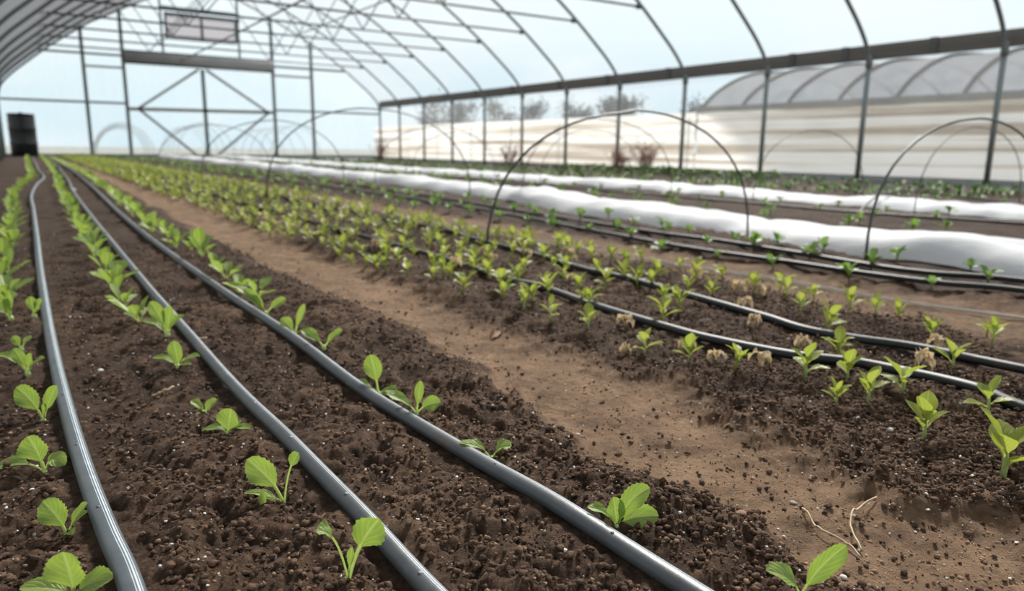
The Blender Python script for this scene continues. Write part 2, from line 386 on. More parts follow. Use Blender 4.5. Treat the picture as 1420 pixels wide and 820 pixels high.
scatter('perlite_grains', 3200, 2.6, .0004, .0014, M['perlite'], .45, 'tiny white perlite grains scattered on the soil', 0)

# ------------------------------------------------------------------ drip tubes
def tubeobj(name, P, r, mat, label, cat='drip tube', n=16, lift=0, group=None, y0=None):
    P = catmull([(x, y) for x, y in P], 7)
    pts = []
    for x, y in P:
        pts.append((x, y))
    pts = np.array(pts)
    z = height(pts[:, 0], pts[:, 1])
    k = np.hanning(25); k /= k.sum()
    z = np.convolve(np.pad(z, 12, mode='edge'), k, 'valid')+r*.80+lift
    prof = []
    for k_ in range(n):
        a_ = 2*PI*k_/n; prof.append((math.cos(a_)*1.06, math.sin(a_)*.86))
    b = MB(); b.tube([(p[0], p[1], q) for p, q in zip(pts, z)], r, n, prof)
    o = b.obj(name, mat, uv=True); tag(o, label, cat, group)
    return o, pts, z
def emitters(o, pts, z, r, y0, y1, step, mat):
    d = np.concatenate([[0], np.cumsum(np.hypot(*np.diff(pts, axis=0).T))])
    yy = y0
    while yy < y1:
        s_ = np.interp(yy, pts[:, 1], d); x = np.interp(s_, d, pts[:, 0]); zz = np.interp(s_, d, z)
        b = MB(); b.tube([(0, 0, 0), (.0004, 0, r*.10), (.0004, .0, r*.16)], [r*.22, r*.20, r*.1], 8)
        b.obj('emitter', mat, o, loc=(x-.001, yy, zz+r*.80)); yy += step*(.9+.2*random.random())
R = .0056
o1, p1, z1 = tubeobj('drip_tube', T1, R, M['tube_dust'], 'dusty blue-grey drip irrigation tube along the seedling row nearest the tank')
emitters(o1, p1, z1, R, .33, 1.3, .13, M['steel_dark'])
o2, p2, z2 = tubeobj('drip_tube', T2, R, M['tube_mid'], 'grey drip tube running between the two other grey tubes')
emitters(o2, p2, z2, R, .30, 1.4, .105, M['base'])
o3, p3, z3 = tubeobj('drip_tube', T3, R*1.05, M['tube_mid'], 'thick grey drip tube lying beside the bare trodden path')
emitters(o3, p3, z3, R, .27, 1.3, .115, M['steel_dark'])
tubeobj('drip_tube', T4, .0060, M['tube_black'], 'wavy black drip tube in the yellow-green bed, on the bare path side')
tubeobj('drip_tube', T5, .0060, M['tube_black'], 'wavy black drip tube in the yellow-green bed, on the cord side')
tubeobj('drip_tube', T6, .0058, M['tube_black'], 'thin black drip tube between the pale cord and the dark green plants', n=10)
tubeobj('drip_tube', T7, .0062, M['tube_black'], 'black drip tube lying close against the wide white row cover', n=10)
tubeobj('drip_tube', T9, .006, M['tube_black'], 'black drip tube in front of the white row cover near the side wall', n=10)
for k_, dx in enumerate((0, .012)):
    tubeobj('cord', [(x+dx+.004*math.sin(y*7+k_*2), y) for x, y in ROPE], .0015, M['rope'],
            ('pale cord stretched along the soil beside the yellow-green bed' if k_ == 0 else 'second pale cord lying on the black tube side of the first cord'), 'cord', n=6, lift=.002)
# loose arching hose over the far row cover
b = MB(); b.tube([tuple(p) for p in catmull([(2.55, 1.50, .0), (2.75, 1.58, .03), (3.0, 1.66, .055), (3.25, 1.66, .055), (3.45, 1.55, .03), (3.6, 1.40, .01)], 8)], .004, 8)
tag(b.obj('hose', M['tube_black'], uv=True), 'loose black hose arching over the row cover near the side wall', 'hose')

# ------------------------------------------------------------------ row covers
def cover(name, cpts, w, hgt, label, seed):
    C = catmull(cpts, 22); N_ = 18; V = []; F = []; UV = []
    for i_, (x, y) in enumerate(C):
        sc = 1+.12*math.sin(y*3+seed)+.08*math.sin(y*7.3+seed*2)
        zg = hzs(x, y)
        for k_ in range(N_+1):
            t = k_/N_*2-1
            prof = (1-abs(t)**4.5)
            zz = zg-.004+hgt*sc*prof*(1+.06*math.sin(t*9+y*9))+.003*math.sin(y*31+t*5)*prof
            V.append((x+t*w/2*(1+.04*math.sin(y*11+t*3)), y, zz)); UV.append((t, y))
    for i_ in range(len(C)-1):
        for k_ in range(N_):
            a_ = i_*(N_+1)+k_; F.append((a_, a_+1, a_+N_+2, a_+N_+1))
    return tag(link(name, mesh(name, V, F, M['cover'], True, UV)), label, 'row cover')
cover('row_cover', [(1.68, -.2), (1.68, .3), (1.68, .56), (1.66, .86), (1.70, 1.3), (1.74, 1.9), (1.92, 2.95), (2.04, 4.69), (2.08, 6.2), (2.2, 10), (2.35, 15.6)], .28, .046, 'wide white fabric row cover along the dark green plants', 1)
cover('row_cover', [(3.07, -.2), (3.07, .5), (3.06, 1.1), (3.04, 1.66), (3.1, 2.52), (3.16, 3.74), (3.2, 5.85), (3.3, 10), (3.4, 15.6)], .34, .034, 'white fabric row cover lying closer to the steel posts of the side wall', 4)

# ------------------------------------------------------------------ plants
CR = Vector((.83, -.558, .0)); CF = Vector((-.558, -.83, 0)); UPV = Vector((0, 0, 1))   # screen-right and towards-viewer directions on the ground
def leaf_geo(b, P0, P1, P2, W, N, pet=.3, kind='spoon', nu=14, nv=8, ruf=.1, cup=.25, ser=.05, seed=0, pw=None):
    """one leaf: a stalk then a blade along the quadratic curve P0-P1-P2; N is the side the blade faces."""
    P0, P1, P2, N = Vector(P0), Vector(P1), Vector(P2), Vector(N); L = (P2-P0).length
    pw = pw or min(W*.16, L*.05+.0004)
    V = []; UV = []; F = []; fr = [None]*0
    for i_ in range(nu+1):
        t = i_/nu
        p = P0*(1-t)**2+P1*2*t*(1-t)+P2*t*t
        T = ((P1-P0)*(1-t)+(P2-P1)*t)
        if T.length < 1e-9: T = P2-P0
        T.normalize(); S = T.cross(N)
        if S.length < 1e-4: S = T.cross(Vector((.3, .4, .8)))
        S.normalize(); Q = S.cross(T).normalized()
        s_ = min(1., max(0., (t-pet)/(1-pet)))
        if kind == 'spoon': w = W/2*math.sin(PI*min(1, s_)**1.22)**.55 if 0 < s_ < 1 else 0
        elif kind == 'round': w = W/2*math.sin(PI*min(1, s_)**.95)**.5 if 0 < s_ < 1 else 0
        else: w = W/2*math.sin(PI*min(1, s_)**.80)**.95 if 0 < s_ < 1 else 0
        w = max(w, pw/2*(1-.55*s_)*(1 if s_ < .97 else .3))
        for k_ in range(nv+1):
            v = k_/nv*2-1; e = abs(v)
            ww = w*(1+ser*(1 if i_ % 2 else -1)*(e > .9)*(.02 < s_ < .99))
            off = Q*(cup*w*e*e*1.0+ruf*w*math.sin(s_*9+seed+v*2.2)*e*e-(.10*w if e < .1 and s_ > 0 else 0))
            if s_ <= 0: off = -Q*(pw*.6*(1-e*e))
            V.append(p+S*ww*v+off); UV.append((.5+v*.5 if s_ > 0 else .5, t))
    for i_ in range(nu):
        for k_ in range(nv):
            a_ = i_*(nv+1)+k_; F.append((a_, a_+1, a_+nv+2, a_+nv+1))
    b.add(V, F, UV)
def near_plant(name, x, y, pxm, base, leaves, label, cat, mat='lettuce', kind='spoon', stem=False, group=None):
    """leaves: (tip_right, tip_up, width, facing_up 0-1, stalk share, bulge, toward viewer) in units of 1/pxm metres, relative to the base."""
    z = hz(x, y)-.0012
    root = empty(name, (x, y, z)); tag(root, label, cat, group)
    u = 1.0/pxm
    for j, lf in enumerate(leaves):
        tx, tz, w, fu, pet, bul, fw = (list(lf)+[0]*7)[:7] if len(lf) < 7 else lf
        tip = CR*tx*u+UPV*max(tz*u*1.03, .001)+CF*fw*u
        per = Vector((0, 0, 1))
        ctl = tip*.5+per*bul*u - (CR*tx*u*.22)
        Nn = (CF*(1-fu)+UPV*fu*1.3+CR*.15*math.sin(j*2.1)).normalized()
        b = MB(); leaf_geo(b, (0, 0, 0), ctl, tip, w*u, Nn, pet, kind, seed=j*1.7+x*50, pw=max(2.6, w*.12)*u, nu=26, nv=10, ser=.055, ruf=.16, cup=.28)
        b.obj('leaf', M[mat], root, uv=True)
    if stem:
        b = MB(); b.tube([(0, 0, -.002), (.0, 0, 4*u), (0, 0, 8*u)], [2.2*u, 2.0*u, 1.2*u], 8); b.obj('stem', M['petiole'], root)
    else:
        b = MB(); b.tube([(0, 0, -.003), (0, 0, 2*u), (0, 0, 5*u)], [3.4*u, 3.2*u, 1.5*u], 8); b.obj('crown', M['petiole'], root)
    return root
NP = [
 # x, y, px/m, base px, leaf tips in px, label
 (.001, .380, 2807, (105, 832), [((98, 764), 56, .05, .22, 0, 4), ((40, 812), 34, .75, .2, 14, 12), ((160, 804), 36, .55, .2, 12, 0)], 'seedling with one round upright leaf between two low leaves, lowest in its row'),
 (.001, .449, 2443, (94, 748), [((66, 698), 38, .35, .25, 6, 0), ((124, 703), 19, .7, .35, 4, -6), ((120, 718), 17, .85, .3, 8, -10), ((110, 738), 18, .9, .2, 10, 14)], 'small seedling with crimped leaves and a curled lowest leaf beside the dusty tube'),
 (-.007, .564, 2008, (62, 648), [((44, 596), 44, .05, .3, 4, 0), ((-8, 640), 22, .7, .4, 22, 4), ((92, 636), 24, .6, .3, 30, 2)], 'seedling with a round upright leaf and a long leaf trailing sideways beside the dusty tube'),
 (-.005, .685, 1674, (60, 574), [((28, 526), 30, .25, .3, 6, 0), ((84, 523), 18, .3, .35, 0, 0), ((66, 548), 10, .4, .3, 0, 0)], 'v-shaped seedling with two broad raised leaves beside the dusty tube'),
 (-.014, .817, 1430, (38, 521), [((-2, 494), 14, .8, .3, 12, 0), ((22, 486), 17, .35, .3, 2, 0), ((64, 499), 13, .7, .3, 8, 0), ((46, 492), 12, .3, .3, 0, 0)], 'seedling with four narrow spreading leaves beside the dusty tube'),
 (-.019, .931, 1266, (30, 484), [((20, 465), 12, .4, .3, 2, 0), ((47, 466), 13, .6, .3, 4, 0)], 'tiny two-leaved seedling beside the dusty tube, behind the spreading four-leaved one'),
 (-.028, 1.071, 1110, (34, 449), [((12, 412), 16, .3, .3, 2, 0), ((-2, 432), 12, .7, .3, 8, 0), ((30, 420), 13, .2, .3, 0, 0), ((36, 412), 11, .4, .3, 0, 0)], 'bushy seedling with a bent pale stalk beside the dusty tube'),
 (-.004, 1.060, 1095, (48, 447), [((62, 424), 14, .4, .3, 2, 0), ((46, 420), 14, .3, .3, 0, 0), ((58, 436), 9, .7, .3, 2, 0)], 'compact seedling touching the dusty tube beside the bushy one'),
 (.119, .324, 2690, (484, 809), [((444, 731), 30, .88, .60, 46, 6), ((530, 716), 46, .12, .50, 12, 2), ((492, 756), 11, .3, .45, 0, 4)], 'tall seedling with two spoon leaves on long pale stalks touching the middle grey tube'),
 (.116, .424, 2214, (398, 698), [((350, 634), 38, .2, .35, 8, 0), ((422, 624), 17, .45, .62, 22, 0), ((343, 682), 15, .85, .3, 12, 0), ((360, 694), 14, .85, .3, 12, 6)], 'seedling with a tall ruffled leaf and a hooked thin leaf reaching the middle grey tube'),
 (.114, .564, 1772, (315, 598), [((322, 563), 32, .25, .12, 2, 0), ((280, 593), 15, .85, .15, 12, 4), ((352, 590), 14, .85, .15, 12, 4), ((336, 586), 11, .8, .2, 6, 0)], 'low rosette seedling with one broad upright leaf beside the middle grey tube'),
 (.109, .627, 1631, (284, 560), [((266, 542), 13, .7, .2, 6, 0), ((303, 540), 15, .5, .2, 3, 0), ((276, 562), 8, .9, .2, 3, 8)], 'very small two-leaved seedling beside the middle grey tube'),
 (.113, .771, 1366, (248, 507), [((213, 494), 14, .85, .2, 10, 0), ((244, 470), 20, .1, .15, 0, 0), ((279, 491), 15, .85, .2, 10, 0), ((268, 502), 11, .85, .2, 5, 3)], 'star-shaped seedling with an upright centre leaf beside the middle grey tube'),
 (.122, .892, 1198, (232, 470), [((198, 450), 13, .8, .2, 9, 0), ((212, 424), 19, .25, .3, 3, 0), ((240, 430), 20, .2, .25, 0, 0), ((258, 442), 13, .6, .25, 5, 0)], 'leafy seedling with overlapping upright leaves beside the middle grey tube'),
 (.295, .182, 2779, (1098, 842), [((1044, 800), 34, .7, .2, 16, 8), ((1152, 768), 34, .25, .2, 4, 0)], 'seedling cut by the bottom edge with a long pointed leaf beside the trodden path'),
 (.2665, .283, 2378, (843, 741), [((886, 684), 30, .35, .15, 20, 0), ((836, 696), 26, .15, .15, 0, 2), ((899, 722), 32, .35, .25, 12, 4), ((802, 716), 18, .75, .3, 14, -8)], 'seedling with a folded crinkled top leaf behind the thick grey tube'),
 (.262, .412, 1955, (676, 644), [((704, 622), 30, .85, .25, 14, 6), ((630, 624), 22, .9, .3, 14, -8)], 'flat seedling with two level leaves half behind the thick grey tube'),
 (.256, .520, 1670, (574, 579), [((532, 550), 18, .7, .3, 8, 0), ((580, 531), 13, .3, .3, 0, 0), ((608, 561), 22, .3, .35, 8, 2)], 'three-leaved seedling with a thin upright leaf behind the thick grey tube'),
 (.257, .602, 1495, (528, 540), [((518, 484), 26, .1, .35, 0, 0), ((483, 526), 17, .75, .3, 12, 0), ((556, 534), 15, .7, .3, 8, 4), ((542, 540), 9, .8, .3, 5, 6)], 'seedling with one tall paddle leaf behind the thick grey tube'),
 (.256, .745, 1276, (444, 491), [((413, 466), 17, .55, .3, 6, 0), ((471, 465), 13, .5, .3, 3, 0)], 'two-leaved seedling with a folded leaf behind the thick grey tube'),
 (.252, .835, 1180, (396, 469), [((377, 446), 17, .4, .3, 3, 0), ((412, 425), 10, .3, .3, 0, 0), ((414, 462), 10, .8, .3, 4, 0)], 'seedling with a thin leaf leaning to the path behind the thick grey tube'),
 (.252, .960, 1050, (356, 431), [((328, 396), 14, .4, .3, 3, 0), ((386, 409), 14, .4, .4, 2, 0), ((306, 388), 15, .7, .3, 10, 0), ((340, 404), 11, .3, .3, 0, 0)], 'wide forked seedling with an arching stalk behind the thick grey tube'),
]
for (x, y, pm, bp, lv, lab) in NP:
    L = [(t[0]-bp[0], bp[1]-t[1], w, fu, pet, bul, fw) for (t, w, fu, pet, bul, fw) in lv]
    near_plant('leafy_seedling', x, y, pm, bp, L, lab, 'seedling')
# a lone leaf on the soil
z = hz(.10, .418); b = MB(); leaf_geo(b, (0, 0, .001), (.002, 0, .006), (.004, -.003, .0075), .006, (-.3, -.7, .6), .1, 'round', 8, 6)
tag(b.obj('seedling_leaf', M['lettuce'], loc=(.100, .418, z), uv=True), 'single small green leaf poking from the soil between two tubes', 'leaf')

# --- prototypes for repeated plants (single meshes)
def rnd(a_, b_): return a_+(b_-a_)*random.random()
def rosette_mesh(name, mat, nl, h, kind, nu=7, nv=4, spread=1.0, stem=0.0, w=.4, elmin=25, elmax=75, drynum=0):
    b = MB(); az = rnd(0, 6.3)
    for j in range(nl):
        az += 2*PI/nl*rnd(.7, 1.3)+ (1.1 if stem else 0); el = math.radians(rnd(elmin, elmax)); L = h*rnd(.75, 1.15)
        z0 = stem*h*(.35+.65*j/max(1, nl-1)) if stem else 0
        d = Vector((math.cos(az)*math.cos(el)*spread, math.sin(az)*math.cos(el)*spread, math.sin(el)))*L
        if stem: d *= .62
        P0 = Vector((0, 0, z0)); P2 = P0+d; P1 = P0+d*.5+Vector((0, 0, L*.14))
        Nn = (Vector((-math.cos(az), -math.sin(az), 0))*math.sin(el)+Vector((0, 0, 1))*math.cos(el))
        leaf_geo(b, P0, P1, P2, d.length*w*rnd(.85, 1.2), Nn, .28 if not stem else .12, kind, nu, nv, seed=rnd(0, 9), cup=.3, ser=0, pw=h*.05)
    if stem: b.tube([(0, 0, -.002), (h*.02, 0, stem*h*.5), (0, 0, stem*h)], [h*.045, h*.04, h*.025], 5)
    return b, mat
def protos(n, *a_, **k_):
    out = []
    for q in range(n):
        b, mt = rosette_mesh(*a_, **k_); out.append(mesh(a_[0], b.V, b.F, M[mt], True, b.UV))
    return out
P_LET = protos(8, 'leafy_seedling', 'lettuce', 5, .036, 'spoon', elmin=20, elmax=70, w=.42)
P_LET_S = protos(5, 'leafy_seedling', 'lettuce', 4, .036, 'spoon', nu=5, nv=2, w=.42)
P_LAN = protos(8, 'sprouting_seedling', 'lance', 6, .034, 'lance', nu=7, nv=4, stem=.45, w=.42, elmin=15, elmax=70)
P_CROP = protos(6, 'bed_seedling', 'crop', 6, .034, 'lance', nu=5, nv=2, stem=.4, w=.42, elmin=15, elmax=70)
P_GRN = protos(6, 'dark_seedling', 'green', 7, .034, 'spoon', nu=5, nv=2, stem=.3, w=.5, elmin=10, elmax=65)
P_DRY = []
for q in range(5):
    b = MB()
    for j in range(5):
        az = rnd(0, 6.3); L = rnd(.012, .022); d = Vector((math.cos(az)*L*.6, math.sin(az)*L*.6, rnd(.0, .010)))
        leaf_geo(b, (0, 0, rnd(.004, .014)), d*.5+Vector((0, 0, .02)), d+Vector((0, 0, rnd(-.004, .002))), .007, (math.cos(az), math.sin(az), .6), .2, 'lance', 7, 4, ruf=.6, cup=.7, seed=j, ser=.2)
    b.tube([(0, 0, -.002), (.001, 0, .016)], .0008, 5)
    P_DRY.append(mesh('withered_seedling', b.V, b.F, M['dry'], True, b.UV))
def put(name, me, x, y, label, cat, group, s=1.0, dz=0, fast=False):
    o = bpy.data.objects.new(name, me); COL.objects.link(o)
    z = (hz(x, y) if not fast else hzs(x, y)+.002)-.001+dz
    o.location = (x, y, z); o.rotation_euler = (rnd(-.15, .15), rnd(-.15, .15), rnd(0, 6.28)); o.scale = (s, s, s*rnd(.85, 1.15))
    tag(o, label, cat, group); return o

# left bed rows
rows = [(T1, -.040, 1.16, 'small leafy seedling in the row beside the dusty tube, past the bushy pair', 'seedlings in the row beside the dusty tube'),
        (T2, -.034, .98, 'small leafy seedling in the far run of the row beside the middle grey tube', 'seedlings in the row beside the middle grey tube'),
        (T3, .030, 1.05, 'small leafy seedling in the far run of the row beside the thick grey tube', 'seedlings in the row beside the thick grey tube')]
rest = []
for T, off, y0, lab, grp in rows:
    T_ = np.array(T); y = y0
    while y < 15.25:
        x = np.interp(y, T_[:, 1], T_[:, 0])+off*(1+.2*y**.5)+rnd(-.008, .008)
        s_ = rnd(.85, 1.25)
        if y < 12.2: put('leafy_seedling', random.choice(P_LET if y < 3 else P_LET_S), x, y, lab, 'seedling', grp, s_*(1+min(y, 6)*.03), fast=y > 4)
        else: rest.append((x, y, s_*1.2))
        y += rnd(.085, .135) if y < 6 else rnd(.10, .15)
def merged(name, meshes, spots, mat, label, cat):
    Vs = []; Fs = []; UVs = []; n = 0
    cache = {}
    for me_ in meshes:
        v = np.empty(len(me_.vertices)*3, dtype=np.float32); me_.vertices.foreach_get('co', v); v = v.reshape(-1, 3)
        fs = [tuple(p.vertices) for p in me_.polygons]; cache[me_.name] = (v, fs)
    for (x, y, s_) in spots:
        v, fs = cache[random.choice(meshes).name]; a_ = rnd(0, 6.28); c_, sn = math.cos(a_), math.sin(a_)
        w = np.stack([v[:, 0]*c_-v[:, 1]*sn, v[:, 0]*sn+v[:, 1]*c_, v[:, 2]], -1)*s_+np.array([x, y, hzs(x, y)])
        Vs.append(w); Fs += [tuple(i_+n for i_ in f) for f in fs]; n += len(w)
    V = np.concatenate(Vs)
    o = link(name, mesh(name, V.tolist(), Fs, mat, True)); tag(o, label, cat, None, 'stuff'); return o
merged('distant_seedlings', P_LET_S, rest, M['lettuce'], 'green blur of seedlings where the three tubed rows meet the end wall', 'seedlings')

# yellow-green bed: the nearest plants one by one
SP = [
 (.55, .197, 1.45, 'tallest sprout with pale round leaves on a bare stem at the picture edge'),
 (.57, .262, 1.0, 'sprout with four cupped leaves on two thin stems beside the trodden path'),
 (.66, .255, .9, 'pale drooping-leaved sprout beside the black tube near the tall bare-stemmed one'),
 (.613, .333, 1.0, 'leaning sprout with one bright round leaf between black tube and path'),
 (.583, .345, .72, 'small yellow-green sprout between black tube and path, shorter than its leaning neighbour'),
 (.655, .325, 1.15, 'pale-edged sprout growing right against the front black tube under withered leaves'),
 (.62, .402, 1.0, 'dark-leaved bushy sprout in front of the black tube'),
 (.66, .382, 1.0, 'sprout with drooping lower leaf touching the front black tube'),
 (.77, .335, 1.0, 'grey-green star-shaped sprout between the two wavy black tubes'),
 (.57, .507, .95, 'upright sprout with forked narrow leaves in front of the black tube'),
 (.56, .562, .9, 'bright sprout with raised twin leaves in front of the black tube'),
 (.56, .662, .95, 'sprout with one withered side leaf at the bed edge'),
 (.55, .725, .9, 'small bright sprout standing alone at the bed edge'),
 (.56, .80, .95, 'rounded sprout at the bed edge where the tube disappears under leaves'),
 (.93, .365, 1.05, 'broad-leaved sprout beyond the second black tube at the picture edge'),
 (.84, .56, .9, 'sprout with short fresh leaves behind the second black tube'),
 (.95, .52, .85, 'thin sprout growing out on the dry soil beyond the second tube'),
 (.91, .69, .9, 'sprout with one bright sideways leaf on the dry soil near the cord'),
 (.92, .43, .9, 'sprout beside withered leaves beyond the second black tube'),
]
for x, y, s_, lab in SP:
    root = empty('sprouting_seedling', (x, y, hz(x, y)-.001)); tag(root, lab, 'seedling')
    h = .034*s_; az = rnd(0, 6.3); nl = random.choice((5, 6, 7)); st = rnd(.42, .62)
    b = MB(); b.tube([(0, 0, -.002), (h*.03, 0, st*h*.5), (0, 0, st*h)], [h*.045, h*.04, h*.025], 6); b.obj('stem', M['stem'], root)
    for j in range(nl):
        az += 2.4*rnd(.85, 1.15); el = math.radians(rnd(5, 40)+j*7); L = h*rnd(.55, .75)
        P0 = Vector((0, 0, st*h*(.45+.55*j/(nl-1)))); d = Vector((math.cos(az)*math.cos(el), math.sin(az)*math.cos(el), math.sin(el)))*L
        Nn = Vector((-math.cos(az), -math.sin(az), 0))*math.sin(el)+Vector((0, 0, 1))*math.cos(el)
        b = MB(); leaf_geo(b, P0, P0+d*.5+Vector((0, 0, L*.16)), P0+d, L*rnd(.40, .58), Nn, .14, 'lance', 10, 6, seed=rnd(0, 9), cup=.3, ser=0, pw=h*.05)
        b.obj('leaf', M['lance'], root, uv=True)
used = [(x, y) for x, y, *_ in SP]
def free(x, y, d):
    return all((x-a_)**2+(y-b_)**2 > d*d for a_, b_ in used[-160:])
cnt = 0; rest = []; y = .42
lineX = [.565, .65, .74, .82, .92, 1.0]
while y < 15.9:
    dens = .32 if y < .6 else (.75 if y < .85 else 1.0)
    for lx in (lineX if y < .95 else [.515]+lineX):
        if random.random() > dens: continue
        x = lx+.012*y**.8+rnd(-.022, .022); yy = y+rnd(-.03, .03)
        if y < 1.6 and not free(x, yy, .03): continue
        used.append((x, yy)); s_ = rnd(.85, 1.25)*(1.0+.05*min(y, 4))
        if cnt < 281 and y < 3.6:
            me_ = random.choice(P_LAN if y < 1.5 else P_CROP)
            put('sprouting_seedling', me_, x, yy, 'yellow-green sprout in the crowded wide bed between path and pale cord', 'seedling', 'sprouts crowding the wide bed', s_, fast=y > 3); cnt += 1
        else: rest.append((x, yy, s_*1.12))
    y += .055 if y < 1 else (.047 if y < 2.5 else .075)
print('crop individuals', cnt, 'to y', y, 'rest', len(rest))
merged('distant_sprouts', P_CROP, rest, M['crop'], 'dense yellow-green band of sprouts running on to the end wall', 'seedlings')
DL = [(.735, .355, 'pale withered clump hanging against the black tube under fresh leaves', 1.35), (.70, .46, 'curled beige withered leaves lying between the two black tubes', 1.1),
      (.62, .455, 'flat straw-coloured withered leaves in front of the black tube', 1.0), (.595, .49, 'small withered sprout with drooping beige leaves in front of the tube', .9),
      (.61, .545, 'withered beige pair of leaves bent over the front black tube', 1.05), (.545, .58, 'curled pale dead leaf lying at the bed edge', .8),
      (.62, .66, 'tall beige withered sprout standing at the front black tube', 1.1), (.80, .62, 'withered sprout hanging over the second black tube', 1.1),
      (.735, .55, 'withered bit between the tubes next to a fresh sprout', .8), (.88, .40, 'beige withered sprout among fresh leaves past the second tube', 1.1)]
for x, y, lab, s_ in DL: put('withered_seedling', random.choice(P_DRY), x, y, lab, 'seedling', None, s_)
for q in range(26):
    x = rnd(.56, .98); y = rnd(.65, 2.4); put('withered_seedling', random.choice(P_DRY), x, y, 'beige withered sprout mixed among the crowded yellow-green sprouts', 'seedling', 'withered sprouts in the wide bed', rnd(.8, 1.3))

# dark green rows either side of the thin black tubes
n_g = 0
for lx0, dxs in ((1.25, .004), (1.37, .02), (1.46, .03)):
    y = .52+rnd(0, .1)
    while y < 15.8 and n_g < 300:
        x = lx0+dxs*min(y, 6)+rnd(-.03, .03)
        put('dark_seedling', random.choice(P_GRN), x, y, 'dark green seedling in the strip between the pale cord and wide row cover', 'seedling', 'dark green seedlings beside the wide row cover', rnd(.9, 1.4)*(1+.06*min(y, 5)), fast=y > 2); n_g += 1
        y += rnd(.10, .2) if y < 8 else rnd(.2, .3)
for lx0 in (2.0, 2.12, 2.5, 2.72):
    y = .85+rnd(0, .2)
    while y < 15.6:
        x = (lx0-1.68+float(np.interp(y, (0, 1.3, 1.9, 2.95, 4.69, 10, 15.6), (1.68, 1.70, 1.74, 1.92, 2.04, 2.2, 2.35))) if lx0 < 2.4 else lx0+.015*min(y, 6))+rnd(-.03, .03)
        put('young_plant', random.choice(P_GRN), x, y, 'young green plant on the dark soil strip between the two row covers', 'seedling', 'young plants between the two row covers', rnd(1., 1.5)*(1+.05*min(y, 5)), fast=True)
        y += rnd(.18, .36)*(1 if y < 6 else 1.8)
for lx0 in (3.5, 3.72, 3.95):
    y = 1.25+rnd(0, .2)
    while y < 15.6:
        put('bedding_plant', random.choice(P_GRN), lx0+.02*y+rnd(-.05, .05), y, 'low green plant in the last bed before the side wall', 'plant', 'low plants in the last bed', rnd(1.1, 1.7), fast=True)
        y += rnd(.2, .4)*(1 if y < 6 else 1.8)
# weeds along the side wall
sp_ = []
for q in range(900):
    y = 2.2+13.5*random.random()**1.2; x = rnd(4.2, 6.95); sp_.append((x, y, rnd(1.2, 2.6)))
for q in range(160): sp_.append((rnd(6.5, 6.95), rnd(5.0, 8.8), rnd(2.5, 4.0)))
merged('weeds', P_GRN, sp_, M['weed'], 'low green weeds growing along the foot of the side wall', 'weeds')
def dryweed(x, y, h, n, label, z=-.07):
    b = MB()
    for q in range(n):
        a_ = rnd(0, 6.3); r = rnd(0, .12); p0 = Vector((r*math.cos(a_), r*math.sin(a_), 0)); L = h*rnd(.5, 1)
        p2 = p0+Vector((rnd(-.25, .25)*L*2, rnd(-.25, .25)*L*2, L)); b.tube([p0, (p0+p2)/2+Vector((rnd(-.03, .03), rnd(-.03, .03), .02)), p2], [.004, .003, .0012], 4)
        for w in range(4):
            t = rnd(.4, 1); c0 = p0+(p2-p0)*t; b.tube([c0, c0+Vector((rnd(-.06, .06), rnd(-.06, .06), rnd(.02, .07)))], [.002, .004], 4)
    tag(b.obj('dead_weed', M['redweed'], loc=(x, y, z)), label, 'weed')
dryweed(6.85, 7.55, .36, 40, 'clump of dead reddish weeds at the side wall under the low wire hoop')
dryweed(6.85, 7.05, .42, 46, 'widest clump of dead reddish weeds at the side wall')
dryweed(6.85, 10.3, .38, 30, 'thin dead reddish weeds at the side wall, below the distant trees')
dryweed(6.7, 15.2, .50, 34, 'dead reddish weeds standing in the corner of side wall and end wall')

# ------------------------------------------------------------------ small things on the soil
def pebble(x, y, r, mat, label, cat='stone', flat=.6):
    V = IV*1.0; import itertools
    b = MB(); vv = [(v[0]*r*rnd(.8, 1.2), v[1]*r*rnd(.8, 1.2), v[2]*r*flat*rnd(.85, 1.15)) for v in IV]; b.add(vv, [tuple(f) for f in IF])
    o = b.obj('stone', M[mat], loc=(x, y, hz(x, y)+r*flat*.5)); tag(o, label, cat)
    sm = o.modifiers.new('s', 'SUBSURF'); sm.levels = 1; sm.render_levels = 2
pebble(.338, .252, .0042, 'redstone', 'reddish pebble on the dark clods at the edge of the trodden path')
pebble(.330, .262, .0030, 'stone', 'grey pebble touching the reddish pebble on the dark clods')
pebble(.563, .285, .0036, 'palestone', 'whitish pebble beside the sprout with four cupped leaves')
pebble(.355, .195, .0028, 'palestone', 'small white pebble near the long pointed leaf at the bottom edge')
pebble(.405, .262, .0034, 'stone', 'flat brown-grey stone lying in the trodden path', flat=.4)
pebble(.43, .235, .0030, 'stone', 'small dark stone in the trodden path beside the pale twigs', flat=.4)
pebble(.2, 4.05, .016, 'palestone', 'pale lump lying between middle grey tube and thick grey tube')
pebble(.046, .80, .004, 'palestone', 'pale pebble beside the dusty tube')
pebble(.155, .245, .0032, 'palestone', 'white pebble at the foot of the middle grey tube', flat=.45)
def twig(P, r, mat, label, name='twig'):
    P = catmull(P, 6); b = MB(); pts = [(x, y, hz(x, y)+r*.6+dz) for x, y, dz in P]; b.tube(pts, r, 6); tag(b.obj(name, M[mat]), label, 'twig')
twig([(.400, .252, .002), (.392, .240, .004), (.385, .228, .004), (.385, .212, .003), (.380, .200, .001)], .0006, 'straw', 'long pale dry root fibre lying on the trodden path')
twig([(.452, .232, .002), (.430, .232, .006), (.405, .222, .007), (.392, .210, .004), (.386, .203, .002)], .0006, 'straw', 'curved pale dry fibre crossing the long one on the path')
twig([(.14, .86, .002), (.145, .85, .003), (.155, .843, .001)], .0012, 'straw', 'short straw bit near the middle grey tube')
twig([(.08, .71, .001), (.09, .702, .003), (.098, .705, .001)], .0012, 'straw', 'small straw flake between dusty and middle tubes')
